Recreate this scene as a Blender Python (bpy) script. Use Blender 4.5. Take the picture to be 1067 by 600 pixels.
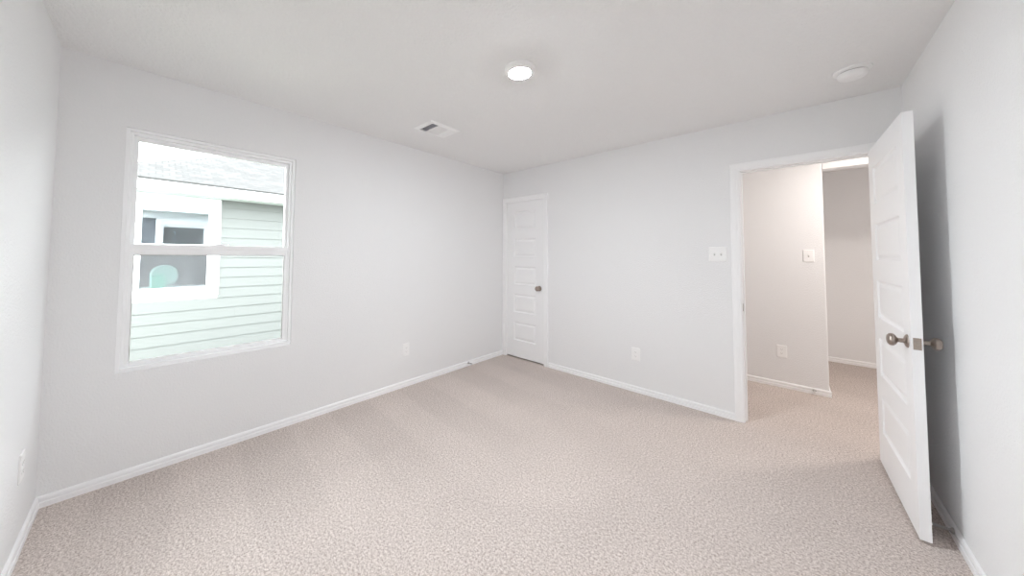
import bpy, bmesh, math, random
from mathutils import Vector, Matrix

# ---------------------------------------------------------------- clear
for o in list(bpy.data.objects):
    bpy.data.objects.remove(o)
S = bpy.context.scene
COL = S.collection

# ---------------------------------------------------------------- camera (room corner W/N is the origin; x along the back wall, y out of it)
F_PX, PPX, PPY = 337.56, 495.0, 252.8
YAW, PITCH, ROLL = 0.777984, 0.038783, 0.0074535
fw = Vector((-math.sin(YAW) * math.cos(PITCH), math.cos(YAW) * math.cos(PITCH), math.sin(PITCH)))
rt = fw.cross(Vector((0, 0, 1))).normalized()
up = rt.cross(fw)
c_, s_ = math.cos(ROLL), math.sin(ROLL)
r2, u2 = c_ * rt + s_ * up, -s_ * rt + c_ * up
cam = bpy.data.cameras.new('camera')
cam.sensor_fit = 'HORIZONTAL'
cam.sensor_width = 36.0
cam.lens = 36.0 * F_PX / 1067.0
cam.shift_x = (533.5 - PPX) / 1067.0
cam.shift_y = -(300.0 - PPY) / 1067.0
cam.clip_start = 0.01
cam.clip_end = 200
co = bpy.data.objects.new('camera', cam)
COL.objects.link(co)
co.matrix_world = Matrix(((r2.x, u2.x, -fw.x, 2.8193), (r2.y, u2.y, -fw.y, -3.4076),
                          (r2.z, u2.z, -fw.z, 1.3233), (0, 0, 0, 1)))
S.camera = co

# ---------------------------------------------------------------- world, lamps, exposure
SKY = 13.0
LED_STRENGTH, LED_COL = 670.0, (0.93, 0.99, 1.04)
HALL_W, HALL_COL = 18.5, (1.0, 0.925, 0.865)
w = bpy.data.worlds.new('overcast_sky')
S.world = w
w.use_nodes = True
bg = w.node_tree.nodes['Background']
bg.inputs[0].default_value = (0.94, 0.965, 1.0, 1)
bg.inputs[1].default_value = SKY

LIGHT_XY = (1.672, -1.872)
def disk_lamp(name, loc, watts, colr, size):
    l = bpy.data.lights.new(name, 'AREA')
    l.shape = 'DISK'
    l.size = size
    l.energy = watts
    l.color = colr
    o = bpy.data.objects.new(name, l)
    o.location = loc
    COL.objects.link(o)
    return o
disk_lamp('hallway_lamp_light', (3.62, 0.62, 2.42), HALL_W, HALL_COL, 0.14)

S.view_settings.view_transform = 'Standard'
S.view_settings.look = 'None'
S.view_settings.gamma = 1
S.view_settings.exposure = 0.0
S.view_settings.use_curve_mapping = False
S.cycles.use_denoising = True
S.cycles.max_bounces = 16
S.cycles.diffuse_bounces = 12
S.cycles.glossy_bounces = 6
S.cycles.transparent_max_bounces = 16
S.cycles.caustics_reflective = False
S.cycles.caustics_refractive = False

# ---------------------------------------------------------------- dimensions
W, D, H = 3.339, 3.766, 2.44
HALL_Y, ALC_Y, HALL_X = 1.20, 2.80, 3.03
EX0, EX1, EZ = 2.495, 3.263, 2.055      # rough opening of the entry
CX0, CX1, CZ = 0.045, 0.656, 2.055      # rough opening of the closet
WY0, WY1, WZ0, WZ1 = -3.514, -2.590, 0.617, 2.075
NX = -4.5                               # neighbour's wall plane

# ---------------------------------------------------------------- materials
def mat(name, colr, rough=0.6, metal=0.0, spec=0.5):
    m = bpy.data.materials.new(name)
    m.use_nodes = True
    b = m.node_tree.nodes['Principled BSDF']
    b.inputs['Base Color'].default_value = (*colr, 1)
    b.inputs['Roughness'].default_value = rough
    b.inputs['Metallic'].default_value = metal
    b.inputs['Specular IOR Level'].default_value = spec
    return m
def N(m, t, **kw):
    n = m.node_tree.nodes.new(t)
    for k, v in kw.items():
        setattr(n, k, v)
    return n
def L(m, a, b):
    m.node_tree.links.new(a, b)
def pos(m):
    return N(m, 'ShaderNodeNewGeometry').outputs['Position']
def noise(m, scale, detail=2.0, rough=0.5, vec=None, dist=0.0):
    n = N(m, 'ShaderNodeTexNoise')
    n.inputs['Scale'].default_value = scale
    n.inputs['Detail'].default_value = detail
    n.inputs['Roughness'].default_value = rough
    n.inputs['Distortion'].default_value = dist
    L(m, vec if vec is not None else pos(m), n.inputs['Vector'])
    return n
def bump(m, height, strength, dist):
    b = N(m, 'ShaderNodeBump')
    b.inputs['Strength'].default_value = strength
    b.inputs['Distance'].default_value = dist
    L(m, height, b.inputs['Height'])
    L(m, b.outputs[0], m.node_tree.nodes['Principled BSDF'].inputs['Normal'])
    return b
def ramp(m, fac, stops):
    r = N(m, 'ShaderNodeValToRGB')
    e = r.color_ramp.elements
    e[0].position, e[0].color = stops[0][0], (*stops[0][1], 1)
    e[1].position, e[1].color = stops[-1][0], (*stops[-1][1], 1)
    for p_, c2 in stops[1:-1]:
        x = e.new(p_)
        x.color = (*c2, 1)
    L(m, fac, r.inputs[0])
    return r
def base(m):
    return m.node_tree.nodes['Principled BSDF'].inputs['Base Color']

def paint(name, colr, scale=105.0, strength=0.32, dist=0.0035):
    m = mat(name, colr, 0.75, spec=0.25)
    n = noise(m, scale, 3.0, 0.55)
    r = ramp(m, n.outputs[0], [(0.38, (0, 0, 0)), (0.66, (1, 1, 1))])
    bump(m, r.outputs[0], strength, dist)
    return m
M_wall = paint('wall_paint', (0.864, 0.864, 0.868))
M_ceil = paint('ceiling_paint', (0.868, 0.863, 0.86), 62.0, 0.42, 0.006)
M_trim = mat('white_trim_paint', (0.95, 0.95, 0.955), 0.35, spec=0.4)
M_door = mat('white_door_paint', (0.93, 0.93, 0.935), 0.38, spec=0.4)
bump(M_door, noise(M_door, 160, 2.0).outputs[0], 0.06, 0.001)
M_vinyl = mat('white_vinyl', (0.945, 0.948, 0.955), 0.32)
M_plastic = mat('white_plastic', (0.94, 0.937, 0.932), 0.35)
M_slot = mat('dark_slot', (0.50, 0.49, 0.48), 0.7)
M_dark = mat('dark_duct', (0.36, 0.36, 0.40), 0.8)
M_nickel = mat('satin_nickel', (0.40, 0.34, 0.30), 0.30, 1.0)
M_steel = mat('spring_steel', (0.55, 0.54, 0.53), 0.32, 1.0)
M_rubber = mat('white_rubber', (0.80, 0.79, 0.77), 0.6)

# carpet: flecked cut pile with brushed vacuum tracks that run out from the window wall
M_carpet = mat('beige_carpet', (0.5, 0.43, 0.38), 0.95, spec=0.05)
m = M_carpet
n1 = noise(m, 190, 2.0, 0.7)
n2 = noise(m, 92, 2.0, 0.6)
n3 = noise(m, 2.2, 3.0, 0.55, dist=0.6)
mx = N(m, 'ShaderNodeMath', operation='MULTIPLY_ADD')
mx.inputs[1].default_value = 0.55
L(m, n1.outputs[0], mx.inputs[0])
h2 = N(m, 'ShaderNodeMath', operation='MULTIPLY')
h2.inputs[1].default_value = 0.45
L(m, n2.outputs[0], h2.inputs[0])
L(m, h2.outputs[0], mx.inputs[2])
cr = ramp(m, mx.outputs[0], [(0.38, (0.35, 0.288, 0.258)), (0.50, (0.59, 0.518, 0.478)), (0.62, (0.79, 0.72, 0.68))])
sep = N(m, 'ShaderNodeSeparateXYZ')
L(m, pos(m), sep.inputs[0])
wob = noise(m, 1.6, 2.0)
sy = N(m, 'ShaderNodeMath', operation='MULTIPLY_ADD')          # y + wobble
sy.inputs[1].default_value = 0.08
L(m, wob.outputs[0], sy.inputs[0]); L(m, sep.outputs[1], sy.inputs[2])
sx = N(m, 'ShaderNodeMath', operation='MULTIPLY_ADD')          # slight slant of the tracks
sx.inputs[1].default_value = 0.07
L(m, sep.outputs[0], sx.inputs[0]); L(m, sy.outputs[0], sx.inputs[2])
fr = N(m, 'ShaderNodeMath', operation='MULTIPLY')
fr.inputs[1].default_value = 2 * math.pi / 0.64
L(m, sx.outputs[0], fr.inputs[0])
sn = N(m, 'ShaderNodeMath', operation='SINE')
L(m, fr.outputs[0], sn.inputs[0])
sq = N(m, 'ShaderNodeMapRange', interpolation_type='SMOOTHSTEP')
sq.inputs[1].default_value, sq.inputs[2].default_value = -0.25, 0.25
sq.inputs[3].default_value, sq.inputs[4].default_value = -1.0, 1.0
L(m, sn.outputs[0], sq.inputs[0])
fade = N(m, 'ShaderNodeMapRange')                               # tracks are crisp near the wall, walked out further in
fade.inputs[1].default_value, fade.inputs[2].default_value = 0.6, 1.6
fade.inputs[3].default_value, fade.inputs[4].default_value = 0.030, 0.004
L(m, sep.outputs[0], fade.inputs[0])
tr = N(m, 'ShaderNodeMath', operation='MULTIPLY')
L(m, sq.outputs[0], tr.inputs[0]); L(m, fade.outputs[0], tr.inputs[1])
bl = N(m, 'ShaderNodeMapRange')
bl.inputs[1].default_value, bl.inputs[2].default_value = 0.3, 0.7
bl.inputs[3].default_value, bl.inputs[4].default_value = 0.965, 1.035
L(m, n3.outputs[0], bl.inputs[0])
gain = N(m, 'ShaderNodeMath', operation='ADD')
L(m, tr.outputs[0], gain.inputs[0]); L(m, bl.outputs[0], gain.inputs[1])
vm = N(m, 'ShaderNodeVectorMath', operation='SCALE')
L(m, cr.outputs[0], vm.inputs[0]); L(m, gain.outputs[0], vm.inputs['Scale'])
L(m, vm.outputs[0], base(m))
bump(m, mx.outputs[0], 0.2, 0.006)

# glass that lets light through
def glass(name, tint, gloss, rough=0.0):
    m = bpy.data.materials.new(name)
    m.use_nodes = True
    t = m.node_tree
    t.nodes.clear()
    out = t.nodes.new('ShaderNodeOutputMaterial')
    a = t.nodes.new('ShaderNodeBsdfTransparent'); a.inputs[0].default_value = (*tint, 1)
    g = t.nodes.new('ShaderNodeBsdfGlossy'); g.inputs['Roughness'].default_value = rough
    g.inputs['Color'].default_value = (0.95, 0.97, 1, 1)
    lw = t.nodes.new('ShaderNodeLayerWeight'); lw.inputs[0].default_value = 0.25
    mr = t.nodes.new('ShaderNodeMapRange')
    mr.inputs[3].default_value, mr.inputs[4].default_value = gloss, 0.7
    t.links.new(lw.outputs['Fresnel'], mr.inputs[0])
    x = t.nodes.new('ShaderNodeMixShader')
    t.links.new(mr.outputs[0], x.inputs[0])
    t.links.new(a.outputs[0], x.inputs[1]); t.links.new(g.outputs[0], x.inputs[2])
    t.links.new(x.outputs[0], out.inputs[0])
    return m
M_glass = glass('window_glass', (0.97, 0.99, 0.985), 0.02)
M_nglass = glass('coated_glass', (0.80, 0.86, 0.9), 0.22)
M_screen = bpy.data.materials.new('insect_screen')
M_screen.use_nodes = True
t_ = M_screen.node_tree
b_ = t_.nodes['Principled BSDF']
b_.inputs['Base Color'].default_value = (0.105, 0.105, 0.11, 1)
tp = t_.nodes.new('ShaderNodeBsdfTransparent')
ms = t_.nodes.new('ShaderNodeMixShader'); ms.inputs[0].default_value = 0.36
t_.links.new(tp.outputs[0], ms.inputs[1]); t_.links.new(b_.outputs[0], ms.inputs[2])
t_.links.new(ms.outputs[0], t_.nodes['Material Output'].inputs[0])

M_siding = mat('pale_green_siding', (0.165, 0.172, 0.165), 0.8, spec=0.1)
bump(M_siding, noise(M_siding, 60, 3).outputs[0], 0.1, 0.002)
M_owns = mat('grey_siding', (0.15, 0.155, 0.168), 0.7)
M_extwhite = mat('white_exterior_paint', (0.82, 0.83, 0.84), 0.55)
M_soffit = mat('soffit_board', (0.55, 0.58, 0.58), 0.7)
M_shingle = mat('grey_shingles', (0.2, 0.2, 0.2), 0.95, spec=0.0)
m = M_shingle
tc = N(m, 'ShaderNodeTexCoord')
br = N(m, 'ShaderNodeTexBrick')
br.inputs['Scale'].default_value = 1.0
br.inputs['Brick Width'].default_value = 0.16
br.inputs['Row Height'].default_value = 0.13
br.inputs['Mortar Size'].default_value = 0.006
br.inputs['Color1'].default_value = (0.080, 0.079, 0.078, 1)
br.inputs['Color2'].default_value = (0.101, 0.099, 0.097, 1)
br.inputs['Mortar'].default_value = (0.064, 0.063, 0.062, 1)
L(m, tc.outputs['UV'], br.inputs['Vector'])
L(m, br.outputs[0], base(m))
bump(m, br.outputs['Fac'], -0.3, 0.004) if False else None
M_grass = mat('lawn_grass', (0.12, 0.17, 0.07), 0.95)
L(M_grass, ramp(M_grass, noise(M_grass, 30, 4, 0.7).outputs[0], [(0.3, (0.17, 0.18, 0.14)), (0.7, (0.30, 0.31, 0.26))]).outputs[0], base(M_grass))
M_inner = mat('neighbour_room_paint', (0.75, 0.76, 0.78), 0.8)
M_teal = mat('teal_plastic', (0.22, 0.86, 0.62), 0.5)
M_aqua = mat('pale_aqua_fabric', (0.55, 0.85, 0.78), 0.8)

M_lens = bpy.data.materials.new('lit_lens')
M_lens.use_nodes = True
pb = M_lens.node_tree.nodes['Principled BSDF']
pb.inputs['Base Color'].default_value = (0.9, 0.88, 0.85, 1)
pb.inputs['Emission Color'].default_value = (*LED_COL, 1)
pb.inputs['Emission Strength'].default_value = LED_STRENGTH

# ---------------------------------------------------------------- mesh helpers
def box(bm, x0, x1, y0, y1, z0, z1):
    a = [bm.verts.new(v) for v in ((x0, y0, z0), (x1, y0, z0), (x1, y1, z0), (x0, y1, z0),
                                   (x0, y0, z1), (x1, y0, z1), (x1, y1, z1), (x0, y1, z1))]
    for f in ((3, 2, 1, 0), (4, 5, 6, 7), (0, 1, 5, 4), (1, 2, 6, 5), (2, 3, 7, 6), (3, 0, 4, 7)):
        bm.faces.new([a[i] for i in f])
def extrude_profile(bm, prof, p0, p1, out, upv=Vector((0, 0, 1))):
    """prof: (out, up) points, swept from p0 to p1"""
    p0, p1, out = Vector(p0), Vector(p1), Vector(out)
    r0 = [bm.verts.new(p0 + out * a + upv * b) for a, b in prof]
    r1 = [bm.verts.new(p1 + out * a + upv * b) for a, b in prof]
    n = len(prof)
    for i in range(n):
        j = (i + 1) % n
        bm.faces.new((r0[i], r0[j], r1[j], r1[i]))
    bm.faces.new(r0[::-1]); bm.faces.new(r1)
def lathe(bm, prof, org, axis, seg=40, caps=True):
    """prof: (radius, along)"""
    axis = Vector(axis).normalized()
    e1 = axis.orthogonal().normalized(); e2 = axis.cross(e1)
    org = Vector(org)
    rings = []
    for r, h in prof:
        if r < 1e-6:
            rings.append([bm.verts.new(org + axis * h)])
        else:
            rings.append([bm.verts.new(org + axis * h + (e1 * math.cos(2 * math.pi * k / seg) + e2 * math.sin(2 * math.pi * k / seg)) * r) for k in range(seg)])
    for a, b in zip(rings, rings[1:]):
        for k in range(seg):
            k2 = (k + 1) % seg
            if len(a) == 1 and len(b) == 1: continue
            if len(a) == 1: bm.faces.new((a[0], b[k], b[k2]))
            elif len(b) == 1: bm.faces.new((a[k], a[k2], b[0]))
            else: bm.faces.new((a[k], a[k2], b[k2], b[k]))
    if caps:
        for rg in (rings[0], rings[-1]):
            if len(rg) > 1: bm.faces.new(rg)
def tube(bm, pts, r, seg=8):
    pts = [Vector(p) for p in pts]
    prev = None
    for i, p in enumerate(pts):
        t = (pts[min(i + 1, len(pts) - 1)] - pts[max(i - 1, 0)]).normalized()
        if i == 0: e1 = t.orthogonal().normalized()
        else: e1 = (e1 - t * e1.dot(t)).normalized()
        e2 = t.cross(e1)
        ring = [bm.verts.new(p + (e1 * math.cos(2 * math.pi * k / seg) + e2 * math.sin(2 * math.pi * k / seg)) * r) for k in range(seg)]
        if prev:
            for k in range(seg):
                bm.faces.new((prev[k], prev[(k + 1) % seg], ring[(k + 1) % seg], ring[k]))
        else:
            bm.faces.new(ring[::-1])
        prev = ring
    bm.faces.new(prev)
def obj(name, bm, m, parent=None, smooth=False, bevel=0.0, seg=2):
    bmesh.ops.recalc_face_normals(bm, faces=bm.faces)
    me = bpy.data.meshes.new(name)
    bm.to_mesh(me); bm.free()
    me.materials.append(m)
    o = bpy.data.objects.new(name, me)
    COL.objects.link(o)
    if parent is not None:
        o.parent = parent
        o.matrix_parent_inverse = Matrix.Identity(4)
    if smooth:
        for p in me.polygons: p.use_smooth = True
        me.set_sharp_from_angle(angle=math.radians(35))
    if bevel:
        b = o.modifiers.new('bevel', 'BEVEL')
        b.width = bevel; b.segments = seg; b.limit_method = 'ANGLE'; b.angle_limit = math.radians(40)
    return o
def boxes(name, lst, m, parent=None, bevel=0.0, **kw):
    bm = bmesh.new()
    for b in lst: box(bm, *b)
    return obj(name, bm, m, parent, bevel=bevel, **kw)
def empty(name, loc, rotz=0.0):
    o = bpy.data.objects.new(name, None)
    o.empty_display_size = 0.1
    o.location = loc
    o.rotation_euler = (0, 0, rotz)
    COL.objects.link(o)
    return o
def tag(o, label, cat, group=None, kind=None):
    o['label'] = label; o['category'] = cat
    if group: o['group'] = group
    if kind: o['kind'] = kind
    return o
def struct(o, label, cat):
    return tag(o, label, cat, kind='structure')
def copy_tree(o, parent=None):
    c = o.copy(); COL.objects.link(c)
    if parent is not None: c.parent = parent
    for ch in list(o.children): copy_tree(ch, c)
    return c

# ---------------------------------------------------------------- room shell
struct(boxes('floor', [(-0.14, 4.5, -D - 0.12, ALC_Y + 0.12, -0.15, 0.0)], M_carpet), 'flecked beige carpet running through the bedroom and the hallway', 'floor')
struct(boxes('ceiling', [(-0.14, 4.5, -D - 0.12, ALC_Y + 0.12, H, H + 0.12)], M_ceil), 'light grey textured ceiling', 'ceiling')
Y0 = -D - 0.12
struct(boxes('wall_west', [(-0.14, 0, Y0, WY0, 0, H), (-0.14, 0, WY1, ALC_Y + 0.12, 0, H),
                           (-0.14, 0, WY0, WY1, 0, WZ0), (-0.14, 0, WY0, WY1, WZ1, H)], M_wall),
       'long pale grey wall with the window in it', 'wall')
struct(boxes('wall_north', [(0, CX0, 0, 0.115, 0, H), (CX1, EX0, 0, 0.115, 0, H), (EX1, W + 0.12, 0, 0.115, 0, H),
                            (CX0, CX1, 0, 0.115, CZ, H), (EX0, EX1, 0, 0.115, EZ, H)], M_wall),
       'pale grey back wall between the closet door and the hallway opening', 'wall')
struct(boxes('wall_east', [(W, W + 0.12, Y0, 0, 0, H)], M_wall), 'pale grey wall on the right behind the open door', 'wall')
struct(boxes('wall_south', [(0, W, Y0, -D, 0, H)], M_wall), 'pale grey wall at the left edge of the view', 'wall')
struct(boxes('wall_hall', [(1.55, HALL_X, HALL_Y, HALL_Y + 0.12, 0, H), (HALL_X, 4.38, HALL_Y, HALL_Y + 0.12, 2.187, H),
                           (HALL_X - 0.12, HALL_X, HALL_Y + 0.12, ALC_Y, 0, H)], M_wall, bevel=0.008, seg=3),
       'hallway wall with a rounded corner and a dropped header', 'wall')
struct(boxes('wall_alcove', [(HALL_X - 0.12, 4.5, ALC_Y, ALC_Y + 0.12, 0, H), (4.38, 4.5, 0.115, ALC_Y, 0, H),
                             (1.43, 1.55, 0.115, HALL_Y + 0.12, 0, H), (W + 0.12, 4.38, 0, 0.115, 0, H)], M_wall),
       'darker far wall seen past the hallway corner', 'wall')
struct(boxes('wall_closet', [(0.0, 1.0, 0.75, 0.81, 0, H), (0.94, 1.0, 0.115, 0.75, 0, H)], M_wall),
       'closet walls behind the closed door', 'wall')

BASE = [(0, 0), (0.0145, 0), (0.0145, 0.024), (0.0125, 0.0265), (0.0055, 0.0275), (0.0055, 0.0335), (0.0115, 0.0350), (0.0115, 0.046), (0.0085, 0.0535), (0.004, 0.0565), (0, 0.057)]
def baseboard(name, runs, label):
    bm = bmesh.new()
    for p0, p1, out in runs: extrude_profile(bm, BASE, p0, p1, out)
    return struct(obj(name, bm, M_trim), label, 'baseboard')
baseboard('baseboard_west', [((0, -D, 0), (0, 0, 0), (1, 0, 0))], 'white baseboard under the window wall')
baseboard('baseboard_north', [((0.712, 0, 0), (2.449, 0, 0), (0, -1, 0))], 'white baseboard between the closet and the hallway opening')
baseboard('baseboard_east', [((W, -D, 0), (W, -0.02, 0), (-1, 0, 0))], 'white baseboard behind the open door')
baseboard('baseboard_south', [((0.0135, -D, 0), (W - 0.0135, -D, 0), (0, 1, 0))], 'white baseboard at the lower left edge')
baseboard('baseboard_hall', [((1.55, HALL_Y, 0), (HALL_X + 0.0135, HALL_Y, 0), (0, -1, 0)),
                             ((HALL_X, HALL_Y, 0), (HALL_X, ALC_Y, 0), (1, 0, 0))], 'white baseboard on the hallway wall')
baseboard('baseboard_alcove', [((HALL_X + 0.0135, ALC_Y, 0), (4.38, ALC_Y, 0), (0, -1, 0))], 'white baseboard on the far wall past the hallway corner')

# door casings: a stepped colonial profile (across, out)
CAS = [(0, 0), (0, 0.010), (0.006, 0.012), (0.018, 0.012), (0.022, 0.0145), (0.040, 0.0175), (0.053, 0.0175), (0.058, 0.014), (0.058, 0)]
def casing(name, xl, xr, zt, ysign, y, label, jamb):
    root = empty(name, (0, 0, 0))
    out = Vector((0, ysign, 0))
    bm = bmesh.new()                          # mitred frame: sweep profile around the opening
    path = [(xl, 0), (xl, zt), (xr, zt), (xr, 0)]
    rings = []
    for k, (x, z) in enumerate(path):
        sx = -1 if x == xl else 1
        ring = []
        for a, b in CAS:
            ring.append(bm.verts.new((x + sx * a, y + ysign * b, z + (a if k in (1, 2) else 0))))
        rings.append(ring)
    for a, b in zip(rings, rings[1:]):
        for i in range(len(CAS)):
            j = (i + 1) % len(CAS)
            bm.faces.new((a[i], a[j], b[j], b[i]))
    bm.faces.new(rings[0]); bm.faces.new(rings[-1])
    obj('casing', bm, M_trim, root)
    j0, j1, jy0, jy1 = jamb
    boxes('jamb', [(j0, xl + 0.006, jy0, jy1, 0, zt - 0.006), (xr - 0.006, j1, jy0, jy1, 0, zt - 0.006),
                   (j0, j1, jy0, jy1, zt - 0.006, zt + 0.012)], M_trim, root, bevel=0.001)
    boxes('stop_strip', [(xl + 0.006, xl + 0.016, jy0 + 0.040, jy0 + 0.075, 0, zt - 0.006),
                         (xr - 0.016, xr - 0.006, jy0 + 0.040, jy0 + 0.075, 0, zt - 0.006),
                         (xl + 0.016, xr - 0.016, jy0 + 0.040, jy0 + 0.075, zt - 0.016, zt - 0.006)], M_trim, root, bevel=0.002)
    struct(root, label, 'door frame')
    return root
casing('trim_1', 0.061, 0.644, 2.033, -1, 0.0, 'white frame around the closed closet door', (0.045, 0.656, 0.0, 0.115))
t2 = casing('trim_2', 2.507, 3.251, 2.038, -1, 0.0, 'white frame around the hallway opening', (2.495, 3.263, 0.0, 0.115))
boxes('strike_plate', [(2.5125, 2.5145, 0.006, 0.034, 0.885, 0.945)], M_nickel, t2, bevel=0.0008)

# ---------------------------------------------------------------- doors
PANELS = [(0.228, 0.462), (0.588, 0.822), (0.948, 1.182), (1.308, 1.542), (1.668, 1.905)]
def door_slab(name, width, z0, z1, thick, stile, parent):
    """local: width along +x from 0, thickness 0..thick along +y; five moulded panels on both faces"""
    bm = bmesh.new()
    xs = [0, stile, width - stile, width]
    zs = [z0]
    for a, b in PANELS: zs += [a, b]
    zs.append(z1)
    for yy, sgn in ((0.0, 1), (thick, -1)):
        g = {}
        def V(x, z, dy=0.0):
            k = (round(x, 5), round(z, 5), round(dy, 5))
            if k not in g: g[k] = bm.verts.new((x, yy + sgn * dy, z))
            return g[k]
        for i in range(3):
            for j in range(len(zs) - 1):
                x0, x1, a, b = xs[i], xs[i + 1], zs[j], zs[j + 1]
                if i == 1 and j % 2 == 1:
                    steps = [(0, 0), (0.007, 0.009), (0.012, 0.0115), (0.018, 0.0115), (0.034, 0.004), (0.040, 0.0025)]
                    prev = None
                    for off, dep in steps:
                        ring = [V(x0 + off, a + off, dep), V(x1 - off, a + off, dep), V(x1 - off, b - off, dep), V(x0 + off, b - off, dep)]
                        if prev:
                            for k in range(4):
                                bm.faces.new((prev[k], prev[(k + 1) % 4], ring[(k + 1) % 4], ring[k]))
                        prev = ring
                    bm.faces.new(prev)
                else:
                    bm.faces.new((V(x0, a), V(x1, a), V(x1, b), V(x0, b)))
        if sgn == 1: front = g
        else: back = g
    def edge(pts):
        for (xa, za), (xb, zb) in zip(pts, pts[1:]):
            ks = [(round(xa, 5), round(za, 5), 0.0), (round(xb, 5), round(zb, 5), 0.0)]
            bm.faces.new((front[ks[0]], front[ks[1]], back[ks[1]], back[ks[0]]))
    edge([(x, z0) for x in xs]); edge([(x, z1) for x in xs])
    edge([(0, z) for z in zs]); edge([(width, z) for z in zs])
    return obj(name, bm, M_door, parent, bevel=0.0)
KNOB = [(0.0, 0.066), (0.010, 0.0655), (0.021, 0.063), (0.028, 0.057), (0.0302, 0.050), (0.029, 0.043), (0.022, 0.036),
        (0.0135, 0.032), (0.0105, 0.029), (0.0105, 0.014), (0.013, 0.010), (0.013, 0.004)]
ROSE = [(0.0, 0.010), (0.014, 0.010), (0.020, 0.0095), (0.028, 0.006), (0.032, 0.002), (0.0325, 0.0)]
def knob(x, y, z, ax, parent):
    bm = bmesh.new(); lathe(bm, KNOB, (x, y, z), ax)
    k = obj('door_knob', bm, M_nickel, parent, smooth=True)
    bm = bmesh.new(); lathe(bm, ROSE, (x, y, z), ax)
    obj('rosette', bm, M_nickel, k, smooth=True)
    return k
def hinge(x, y, z, m, parent, leaf):
    bm = bmesh.new()
    for i in range(5):
        lathe(bm, [(0.0062, -0.0445 + i * 0.018), (0.0062, -0.0445 + i * 0.018 + 0.0172)], (x, y, z), (0, 0, 1), seg=16)
    lathe(bm, [(0.0035, -0.0475), (0.005, -0.0455), (0.005, 0.0475), (0.0025, 0.050)], (x, y, z), (0, 0, 1), seg=12)
    box(bm, *leaf(z))
    return obj('hinge', bm, m, parent, smooth=True)

d1 = empty('door_1', (0.069, 0.004, 0.0))
door_slab('door_slab', 0.566, 0.016, 2.024, 0.035, 0.113, d1)
k_ = knob(0.566 - 0.060, 0.0, 0.920, (0, -1, 0), d1)
for z in (0.25, 1.02, 1.79):
    hinge(-0.003, -0.0055, z, M_plastic, d1, lambda z: (-0.001, 0.012, -0.0012, 0.0, z - 0.0445, z + 0.0445))
struct(d1, 'closed white five-panel closet door in the far corner', 'door')

ANG = math.radians(-88.6)
DW = 0.815
d2 = empty('door_2', (3.2235, -0.012, 0.0), ANG)
# the slab lies in local +x (away from the hinge), its room-facing side is local y = 0 turned towards the window wall
door_slab('door_slab', DW, 0.014, 2.040, 0.035, 0.118, d2).location = (0, -0.035, 0)
knob(DW - 0.062, -0.035, 0.918, (0, -1, 0), d2)
knob(DW - 0.062, 0.0, 0.918, (0, 1, 0), d2)
lp = boxes('latch_plate', [(DW, DW + 0.0015, -0.0175 - 0.0125, -0.0175 + 0.0125, 0.918 - 0.028, 0.918 + 0.028)], M_nickel, d2, bevel=0.001)
bm = bmesh.new()
vs = [(DW + 0.0012, -0.025, 0.909), (DW + 0.0012, -0.010, 0.909), (DW + 0.011, -0.010, 0.909), (DW + 0.004, -0.025, 0.909)]
lo = [bm.verts.new(v) for v in vs]; hi = [bm.verts.new((v[0], v[1], 0.927)) for v in vs]
bm.faces.new(lo[::-1]); bm.faces.new(hi)
for i in range(4): bm.faces.new((lo[i], lo[(i + 1) % 4], hi[(i + 1) % 4], hi[i]))
obj('latch_bolt', bm, M_nickel, lp)
for z in (0.25, 1.02, 1.79):
    hinge(-0.004, 0.0065, z, M_nickel, d2, lambda z: (-0.001, 0.014, 0.0, 0.0012, z - 0.0445, z + 0.0445))
struct(d2, 'open white five-panel door standing beside the right wall', 'door')

# ---------------------------------------------------------------- window
win = empty('window_1', (0, WY0, WZ0))
def wb(name, lst, m, parent=win, bevel=0.0015):
    """boxes in world coordinates, stored relative to the window"""
    return boxes(name, [(a, b, c - WY0, d - WY0, e - WZ0, f - WZ0) for a, b, c, d, e, f in lst], m, parent, bevel=bevel)
def ring(x0, x1, ya, yb, za, zb, l, r, b, t):
    return [(x0, x1, ya, ya + l, za, zb), (x0, x1, yb - r, yb, za, zb), (x0, x1, ya + l, yb - r, za, za + b), (x0, x1, ya + l, yb - r, zb - t, zb)]
wb('reveal_trim', ring(-0.10, -0.013, WY0, WY1, WZ0, WZ1, 0.018, 0.018, 0.024, 0.017), M_vinyl)
wb('window_frame', ring(-0.12, -0.030, WY0 + 0.018, WY1 - 0.018, WZ0 + 0.024, WZ1 - 0.017, 0.016, 0.016, 0.012, 0.018), M_vinyl)
us = wb('upper_sash', ring(-0.085, -0.055, WY0 + 0.034, WY1 - 0.034, 1.335, WZ1 - 0.035, 0.021, 0.021, 0.042, 0.026), M_vinyl)
ls = wb('lower_sash', ring(-0.058, -0.034, WY0 + 0.034, WY1 - 0.034, WZ0 + 0.036, 1.375, 0.019, 0.019, 0.014, 0.064), M_vinyl)
wb('glass_pane', [(-0.072, -0.068, WY0 + 0.055, WY1 - 0.055, 1.377, WZ1 - 0.061)], M_glass, us, 0)
wb('glass_pane', [(-0.049, -0.045, WY0 + 0.053, WY1 - 0.053, WZ0 + 0.050, 1.311)], M_glass, ls, 0)
wb('meeting_rail', [(-0.034, -0.029, WY0 + 0.034, WY1 - 0.034, 1.347, 1.376)], M_vinyl, ls, 0.0015)
wb('spacer_bar', ring(-0.0445, -0.0425, WY0 + 0.053, WY1 - 0.053, WZ0 + 0.050, 1.311, 0.004, 0.006, 0.004, 0.004), M_steel, ls, 0)
wb('sash_lock', [(-0.048, -0.030, -3.08, -3.02, 1.375, 1.387), (-0.042, -0.034, -3.035, -2.995, 1.380, 1.390)], M_vinyl, ls, 0.002)
EXT = 0.09
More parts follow.
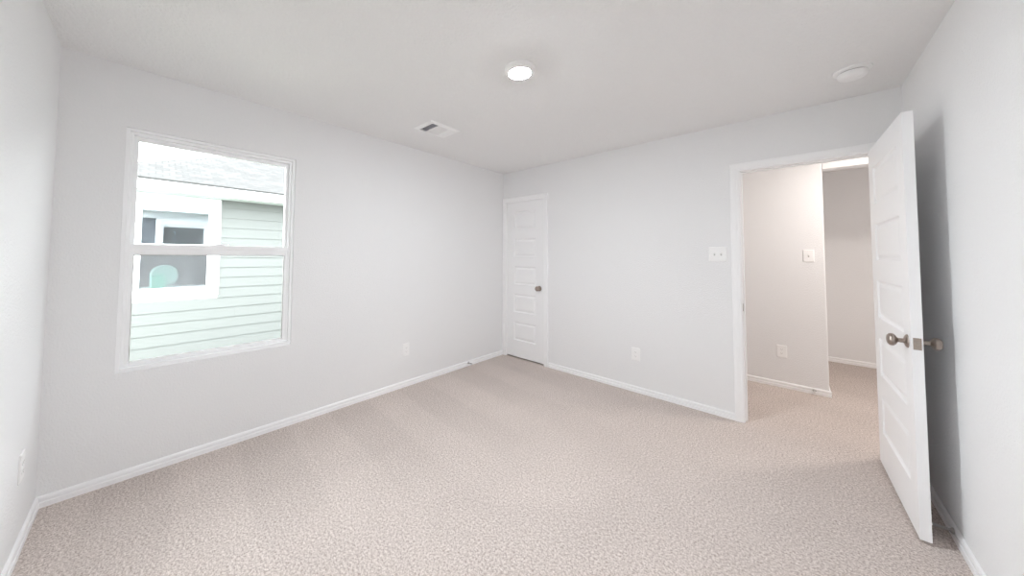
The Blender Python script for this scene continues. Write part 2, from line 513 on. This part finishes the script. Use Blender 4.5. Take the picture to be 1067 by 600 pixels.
wb('exterior_casing', ring(-0.165, -0.14, WY0 - EXT, WY1 + EXT, WZ0 - EXT, WZ1 + EXT, EXT, EXT, EXT, EXT), M_extwhite)
struct(win, 'white single-hung window looking out on the pale green house', 'window')

# the outside of this house (mirrored in the neighbour's panes)
def lap_siding(bm, x, out, ya, yb, z0, z1, hole=None, step=0.178, zphase=0.005, joints=()):
    k = math.floor((z0 - zphase) / step)
    z = zphase + k * step
    while z < z1:
        a, b = max(z, z0), min(z + step, z1)
        spans = [(ya, yb)]
        if hole and b > hole[2] + 1e-6 and a < hole[3] - 1e-6:
            spans = [(ya, hole[0]), (hole[1], yb)]
        cuts = [j for j, zj in joints if abs(zj - z) < 0.05]
        for sa, sb in spans:
            pts = [sa] + [c for c in cuts if sa < c < sb] + [sb]
            for q, (s0, s1) in enumerate(zip(pts, pts[1:])):
                g0 = s0 + (0.002 if q else 0)
                v = [bm.verts.new(p) for p in ((x, g0, a), (x + out * 0.016, g0, a), (x + out * 0.004, g0, b), (x, g0, b),
                                               (x, s1, a), (x + out * 0.016, s1, a), (x + out * 0.004, s1, b), (x, s1, b))]
                for f in ((0, 1, 2, 3), (7, 6, 5, 4), (0, 4, 5, 1), (1, 5, 6, 2), (2, 6, 7, 3), (3, 7, 4, 0)):
                    bm.faces.new([v[i] for i in f])
        z += step
bm = bmesh.new()
lap_siding(bm, -0.14, -1, Y0, ALC_Y, -0.4, 2.22, hole=(WY0 - EXT + 0.002, WY1 + EXT - 0.002, WZ0 - EXT, WZ1 + EXT))
ext = obj('siding_exterior', bm, M_owns)
struct(ext, 'grey lap siding on the outside of the window wall', 'siding')
eave = empty('trim_3', (0, 0, 0))
boxes('frieze_board', [(-0.165, -0.141, Y0, ALC_Y, 2.22, 2.40)], M_extwhite, eave)
boxes('soffit', [(-0.55, -0.141, Y0 - 0.3, ALC_Y + 0.3, 2.40, 2.42)], M_soffit, eave)
boxes('fascia', [(-0.575, -0.55, Y0 - 0.3, ALC_Y + 0.3, 2.38, 2.58)], M_extwhite, eave)
struct(eave, 'eave above the outside of the window', 'eave')
struct(boxes('ground', [(-20, 12, -20, 16, -0.60, -0.40)], M_grass), 'grass between the two houses', 'ground')

# ---------------------------------------------------------------- neighbour's house
nh = empty('house', (NX, -0.3, -0.4))
def nb(name, lst, m, parent=nh, bevel=0.0):
    return boxes(name, [(a - NX, b - NX, c + 0.3, d + 0.3, e + 0.4, f + 0.4) for a, b, c, d, e, f in lst], m, parent, bevel=bevel)
NY0, NY1 = -3.80, 4.6
TY0, TY1, TZ0, TZ1 = -3.545, -2.483, 0.600, 2.270      # outer edge of the trim
GY0, GY1, GZ0, GZ1 = -3.468, -2.652, 0.750, 2.116      # visible glass
bm = bmesh.new()
lap_siding(bm, NX, 1, NY0, NY1, -0.39, 2.29, hole=(TY0 + 0.01, TY1 - 0.01, TZ0 + 0.01, TZ1), joints=[(-2.24, 0.183)])
for v in bm.verts: v.co += Vector((-NX, 0.3, 0.4))
obj('lap_siding', bm, M_siding, nh)
nb('house_wall', [(NX - 0.14, NX, NY0, TY0 + 0.03, -0.4, 2.60), (NX - 0.14, NX, TY1 - 0.03, NY1, -0.4, 2.60),
                  (NX - 0.14, NX, TY0 + 0.03, TY1 - 0.03, -0.4, TZ0 + 0.03), (NX - 0.14, NX, TY0 + 0.03, TY1 - 0.03, TZ1 - 0.03, 2.60),
                  (NX - 6.0, NX - 2.7, NY0, NY0 + 0.14, -0.4, 2.60), (NX - 0.4, NX - 0.14, NY0, NY0 + 0.14, -0.4, 2.60),
                  (NX - 2.7, NX - 0.4, NY0, NY0 + 0.14, -0.4, 0.6), (NX - 2.7, NX - 0.4, NY0, NY0 + 0.14, 2.3, 2.60), (NX - 6.0, NX - 0.14, NY1 - 0.14, NY1, -0.4, 2.60),  # gap in the unseen side wall, added to let daylight into the room
                  (NX - 6.14, NX - 6.0, NY0, NY1, -0.4, 2.60)], M_inner)
nb('corner_board', [(NX - 0.10, NX + 0.022, NY0 - 0.022, NY0 + 0.09, -0.39, 2.29), ], M_extwhite, bevel=0.002)
nb('soffit', [(NX - 0.02, -4.12, NY0 - 0.39, NY1 + 0.39, 2.285, 2.30)], M_soffit)
nb('fascia', [(-4.12, -4.10, NY0 - 0.39, NY1 + 0.39, 2.283, 2.470), (NX - 6.54, -4.10, NY0 - 0.41, NY0 - 0.39, 2.283, 2.470)], M_extwhite)
nb('gutter_edge', [(-4.10, -4.085, NY0 - 0.39, NY1 + 0.39, 2.283, 2.310)], M_extwhite, bevel=0.003)
nw = nb('house_window', ring(NX - 0.02, NX + 0.026, TY0, TY1, TZ0, TZ1, 0.055, 0.105, 0.085, 0.10), M_extwhite, bevel=0.002)
nb('window_sash', ring(NX - 0.06, NX - 0.005, TY0 + 0.05, TY1 - 0.10, TZ0 + 0.08, TZ1 - 0.095, GY0 - TY0 - 0.05, TY1 - 0.10 - GY1, GZ0 - TZ0 - 0.08, TZ1 - 0.095 - GZ1)
   + [(NX - 0.05, NX - 0.01, GY0, GY1, 1.41, 1.47)], M_extwhite, nw, bevel=0.002)
gp = nb('glass_pane', [(-0.002 + NX, 0.002 + NX, -0.3 - (GY1 - GY0) / 2, -0.3 + (GY1 - GY0) / 2, 1.47, GZ1)], M_nglass, nw)
gp.location = (-0.038, (GY0 + GY1) / 2 + 0.3, 0)
gp.rotation_euler = (0, 0, math.radians(-2.3))
nb('glass_pane', [(NX - 0.050, NX - 0.046, GY0, GY1, GZ0, 1.41)], glass('lower_coated_glass', (0.95, 0.97, 0.97), 0.06), nw)
nb('insect_screen', [(NX - 0.022, NX - 0.020, GY0, GY1, GZ0, 1.41)], M_screen, nw)
nb('window_sill', [(NX - 0.60, NX - 0.07, TY0, TY1, 0.70, 0.742)], M_extwhite, bevel=0.004)
nb('added_side_window', [(NX - 2.7, NX - 0.4, NY0 + 0.05, NY0 + 0.056, 0.6, 2.3)], M_glass)  # unseen window, added to brighten the room behind the front panes
# hip roof, 6 in 12
XE, ZE, YE0, YE1 = -4.085, 2.468, NY0 - 0.41, NY1 + 0.39
XB = NX - 6.54
run = (XE - XB) / 2
bm = bmesh.new()
P = [Vector((XE, YE0, ZE)), Vector((XE, YE1, ZE)), Vector((XB, YE1, ZE)), Vector((XB, YE0, ZE)),
     Vector((XE - run, YE0 + run, ZE + run * 0.5)), Vector((XE - run, max(YE1 - run, YE0 + run + 0.01), ZE + run * 0.5))]
off = Vector((-NX, 0.3, 0.4))
uvl = bm.loops.layers.uv.new('uv')
vt = [bm.verts.new(p + off) for p in P]
vb = [bm.verts.new(p + off - Vector((0, 0, 0.03))) for p in P]
sl = math.sqrt(1.25)
def rf(idx, src, f):
    face = bm.faces.new([src[i] for i in idx])
    for lp_ in face.loops:
        q = lp_.vert.co
        lp_[uvl].uv = (q.y, q.x * sl) if f == 0 else (q.x, q.y * sl)
for idx, f in (((0, 1, 5, 4), 0), ((1, 2, 5), 1), ((2, 3, 4, 5), 0), ((3, 0, 4), 1)):
    rf(idx, vt, f)
    rf(idx[::-1], vb, f)
for a, b in ((0, 1), (1, 2), (2, 3), (3, 0)):
    bm.faces.new((vt[a], vt[b], vb[b], vb[a]))
obj('roof', bm, M_shingle, nh)
tag(nh, 'pale green lap-sided house with grey hip roof outside the window', 'house')

tb = boxes('storage_box', [(-0.075, 0.075, -0.085, 0.085, 0.0, 0.20)], M_teal, bevel=0.012, seg=3)
tb.location = (NX - 0.32, -3.255, 0.7425)
tb.rotation_euler = (0, 0, 0.15)
tag(tb, 'teal box standing inside the lower pane of the green house window', 'box')
bm = bmesh.new()
lathe(bm, [(0.0, -0.045), (0.10, -0.05), (0.16, -0.035), (0.185, 0.0), (0.16, 0.035), (0.10, 0.05), (0.0, 0.045)], (0, 0, 0), (1, 0, 0.08), seg=32)
cu = obj('cushion', bm, M_aqua, smooth=True)
cu.location = (NX - 0.47, -3.17, 0.9335)
tag(cu, 'round pale aqua cushion behind the teal box in the green house', 'cushion')

# ---------------------------------------------------------------- things on ceiling and walls
lt = empty('ceiling_light', (LIGHT_XY[0], LIGHT_XY[1], H))
bm = bmesh.new()
lathe(bm, [(0.058, -0.004), (0.0625, -0.026), (0.066, -0.030), (0.072, -0.029), (0.086, -0.016), (0.0915, -0.006), (0.092, 0.0)], (0, 0, 0), (0, 0, 1), seg=64, caps=False)
obj('trim_ring', bm, M_plastic, lt, smooth=True)
bm = bmesh.new()
lathe(bm, [(0.0, -0.039), (0.02, -0.0382), (0.036, -0.0358), (0.049, -0.032), (0.058, -0.0278), (0.0622, -0.0250)], (0, 0, 0), (0, 0, 1), seg=48, caps=False)
obj('lens', bm, M_lens, lt, smooth=True)['label'] = 'glowing lens'
tag(lt, 'lit round white disk light on the ceiling', 'ceiling light')

sd = empty('smoke_detector', (3.088, -0.497, H))
bm = bmesh.new()
lathe(bm, [(0.0, 0.0), (0.078, 0.0), (0.079, -0.004), (0.077, -0.010), (0.070, -0.012), (0.0, -0.012)], (0, 0, 0), (0, 0, 1), seg=48)
obj('mounting_plate', bm, M_plastic, sd, smooth=True)
bm = bmesh.new()
lathe(bm, [(0.053, -0.012), (0.053, -0.020)], (0, 0, 0), (0, 0, 1), seg=48)
obj('vent_slot', bm, M_slot, sd, smooth=True)
bm = bmesh.new()
lathe(bm, [(0.0, -0.018), (0.060, -0.018), (0.0625, -0.022), (0.061, -0.037), (0.053, -0.047), (0.040, -0.0515), (0.022, -0.053), (0.0, -0.053)], (0, 0, 0), (0, 0, 1), seg=48)
obj('detector_body', bm, M_plastic, sd, smooth=True)
bm = bmesh.new()
lathe(bm, [(0.0, -0.0555), (0.011, -0.055), (0.014, -0.051)], (0.016, -0.020, 0), (0, 0, 1), seg=24, caps=False)
obj('test_button', bm, M_plastic, sd, smooth=True)
tag(sd, 'round white smoke detector on the ceiling near the open door', 'smoke detector')

# ceiling register
V0, V1, V2, V3 = 0.456, 0.700, -1.787, -1.455
av = empty('air_vent', ((V0 + V1) / 2, (V2 + V3) / 2, H))
hx, hy = (V1 - V0) / 2, (V3 - V2) / 2
bm = bmesh.new()
out4 = [(-hx, -hy), (hx, -hy), (hx, hy), (-hx, hy)]
ix, iy = hx - 0.030, hy - 0.040
rings_ = []
for sx_, sy_, z in ((hx, hy, 0.0), (hx, hy, -0.003), (hx - 0.018, hy - 0.018, -0.010), (ix, iy, -0.010), (ix, iy, 0.0)):
    rings_.append([bm.verts.new((a * sx_, b * sy_, z)) for a, b in ((-1, -1), (1, -1), (1, 1), (-1, 1))])
for a, b in zip(rings_, rings_[1:]):
    for k in range(4): bm.faces.new((a[k], a[(k + 1) % 4], b[(k + 1) % 4], b[k]))
obj('frame', bm, M_plastic, av)
boxes('backing', [(-ix, ix, -iy, iy, -0.0015, -0.0005)], M_dark, av)
def louvers(y0, y1, axis, tilt, n, m=M_plastic):
    bm = bmesh.new()
    if axis == 'x':        # blades run along x, stacked along y
        for k in range(n):
            c = y0 + (k + 0.5) * (y1 - y0) / n
            w2 = 0.0065
            dy, dz = w2 * math.cos(tilt), w2 * math.sin(tilt)
            a = [(-ix, c - dy, -0.0075 - dz), (ix, c - dy, -0.0075 - dz), (ix, c + dy, -0.0075 + dz), (-ix, c + dy, -0.0075 + dz)]
            lo = [bm.verts.new((p[0], p[1], p[2])) for p in a]
            hi = [bm.verts.new((p[0], p[1] + 0.0008 * math.sin(tilt), p[2] + 0.001)) for p in a]
            bm.faces.new(lo); bm.faces.new(hi[::-1])
            for q in range(4): bm.faces.new((lo[q], hi[q], hi[(q + 1) % 4], lo[(q + 1) % 4]))
    else:
        for k in range(n):
            c = -ix + (k + 0.5) * 2 * ix / n
            w2 = 0.0065
            dx, dz = w2 * math.cos(tilt), w2 * math.sin(tilt)
            a = [(c - dx, y0, -0.0075 - dz), (c + dx, y0, -0.0075 + dz), (c + dx, y1, -0.0075 + dz), (c - dx, y1, -0.0075 - dz)]
            lo = [bm.verts.new(p) for p in a]
            hi = [bm.verts.new((p[0], p[1], p[2] + 0.001)) for p in a]
            bm.faces.new(lo); bm.faces.new(hi[::-1])
            for q in range(4): bm.faces.new((lo[q], hi[q], hi[(q + 1) % 4], lo[(q + 1) % 4]))
    return obj('louver_bank', bm, m, av)
louvers(-iy, -iy + 0.066, 'x', math.radians(38), 5)
louvers(-iy + 0.070, iy - 0.066, 'y', math.radians(48), 11)
louvers(iy - 0.062, iy, 'x', math.radians(-38), 5)
tag(av, 'rectangular white air register on the ceiling with a dark louvred end', 'air vent')

# outlets and switches: local x across, -y out of the wall, z up
def plate(bm, w2, h2):
    prof = [(w2, h2, 0.0), (w2, h2, -0.0025), (w2 - 0.004, h2 - 0.004, -0.006)]
    rr = [[bm.verts.new((a * x, y, b * z)) for a, b in ((-1, -1), (1, -1), (1, 1), (-1, 1))] for x, z, y in prof]
    for a, b in zip(rr, rr[1:]):
        for k in range(4): bm.faces.new((a[k], a[(k + 1) % 4], b[(k + 1) % 4], b[k]))
    bm.faces.new(rr[0]); bm.faces.new(rr[-1])
def make_outlet():
    root = empty('wall_outlet', (0, 0, 0))
    bm = bmesh.new(); plate(bm, 0.0385, 0.062)
    obj('cover_plate', bm, M_plastic, root)
    for s in (-1, 1):
        bm = bmesh.new()
        n = 24
        pts = []
        for k in range(n):
            a = 2 * math.pi * k / n
            pts.append((0.017 * math.cos(a), max(-0.0135, min(0.0135, 0.0175 * math.sin(a))) + s * 0.0195))
        f0 = [bm.verts.new((x, -0.0055, z)) for x, z in pts]; f1 = [bm.verts.new((x, -0.0082, z)) for x, z in pts]
        for k in range(n): bm.faces.new((f0[k], f0[(k + 1) % n], f1[(k + 1) % n], f1[k]))
        bm.faces.new(f1)
        r = obj('receptacle', bm, M_plastic, root)
        bm = bmesh.new()
        box(bm, -0.0078, -0.0053, -0.0086, -0.0080, s * 0.0195 - 0.002, s * 0.0195 + 0.0065)
        box(bm, 0.0053, 0.0078, -0.0086, -0.0080, s * 0.0195 - 0.001, s * 0.0195 + 0.0060)
        lathe(bm, [(0.0026, 0.0080), (0.0026, 0.0086)], (0, 0, s * 0.0195 - 0.0065), (0, -1, 0), seg=12)
        obj('slots', bm, M_slot, r)
    bm = bmesh.new(); lathe(bm, [(0.0035, 0.0055), (0.003, 0.0068), (0.0, 0.0072)], (0, 0, 0), (0, -1, 0), seg=12)
    obj('screw', bm, M_plastic, root)
    return root
o1 = make_outlet()
o1.location = (1.690, 0, 0.366)
tag(o1, 'white duplex outlet low on the back wall between closet door and hallway opening', 'outlet', 'duplex outlets on the walls')
for loc, rz, lab in (((0, -1.531, 0.366), math.radians(90), 'white duplex outlet low on the window wall between window and closet'),
                     ((0.358, -D, 0.373), math.radians(180), 'white duplex outlet low on the left wall at the edge of view'),
                     ((2.706, HALL_Y, 0.364), 0.0, 'white duplex outlet low on the hallway wall seen through the opening')):
    o = copy_tree(o1)
    o.location = loc; o.rotation_euler = (0, 0, rz)
    o['label'] = lab
def make_switch(gangs, label):
    root = empty('light_switch', (0, 0, 0))
    bm = bmesh.new(); plate(bm, 0.0385 + 0.023 * (gangs - 1), 0.061)
    obj('cover_plate', bm, M_plastic, root)
    for g in range(gangs):
        x = (g - (gangs - 1) / 2) * 0.046
        bm = bmesh.new()
        box(bm, x - 0.0052, x + 0.0052, -0.0066, -0.0058, -0.012, 0.012)
        obj('toggle_slot', bm, M_slot, root)
        bm = bmesh.new()
        v = [(x - 0.0045, -0.0055, -0.006), (x + 0.0045, -0.0055, -0.006), (x + 0.0045, -0.0055, 0.009), (x - 0.0045, -0.0055, 0.009)]
        a = [bm.verts.new(p) for p in v]
        b = [bm.verts.new(p) for p in ((x - 0.004, -0.017, 0.006), (x + 0.004, -0.017, 0.006), (x + 0.004, -0.0165, 0.013), (x - 0.004, -0.0165, 0.013))]
        bm.faces.new(a); bm.faces.new(b)
        for k in range(4): bm.faces.new((a[k], a[(k + 1) % 4], b[(k + 1) % 4], b[k]))
        obj('toggle', bm, M_plastic, root, bevel=0.0006)
        for sz in (-0.030, 0.030):
            bm = bmesh.new(); lathe(bm, [(0.0035, 0.0055), (0.003, 0.0068), (0.0, 0.0072)], (x, 0, sz), (0, -1, 0), seg=12)
            obj('screw', bm, M_plastic, root)
    return tag(root, label, 'light switch')
make_switch(2, 'white double toggle switch on the back wall left of the hallway opening').location = (2.357, 0, 1.348)
make_switch(1, 'white single toggle switch on the hallway wall above the outlet').location = (2.920, HALL_Y, 1.342)

# spring door stops: local +x points out of the baseboard
def make_stop():
    root = empty('door_stop', (0, 0, 0))
    bm = bmesh.new(); lathe(bm, [(0.0, 0.0), (0.0135, 0.0), (0.0135, 0.003), (0.009, 0.008), (0.006, 0.012), (0.0, 0.012)], (0, 0, 0), (1, 0, 0), seg=24)
    obj('mounting_cup', bm, M_steel, root, smooth=True)
    bm = bmesh.new()
    turns, ln = 17, 0.054
    pts = [(0.009 + ln * k / (turns * 12), 0.0055 * math.cos(2 * math.pi * k / 12), 0.0055 * math.sin(2 * math.pi * k / 12)) for k in range(turns * 12 + 1)]
    tube(bm, pts, 0.0013, 6)
    obj('spring', bm, M_steel, root, smooth=True)
    bm = bmesh.new(); lathe(bm, [(0.0, 0.060), (0.0065, 0.060), (0.0085, 0.064), (0.0085, 0.070), (0.007, 0.074), (0.0, 0.075)], (0, 0, 0), (1, 0, 0), seg=24)
    obj('rubber_tip', bm, M_rubber, root, smooth=True)
    return root
s1 = make_stop()
s1.location = (W - 0.0120, -0.690, 0.040)
s1.rotation_euler = (0, 0, math.radians(180))
tag(s1, 'spring door stop on the right baseboard behind the open door', 'door stop', 'spring door stops on the baseboards')
for loc, rz, lab in (((0.0120, -0.655, 0.038), 0.0, 'spring door stop on the window wall baseboard near the closet'),
                     ((2.930, HALL_Y - 0.0120, 0.038), math.radians(-90), 'spring door stop on the hallway baseboard beside the corner')):
    o = copy_tree(s1)
    o.location = loc; o.rotation_euler = (0, 0, rz)
    o['label'] = lab
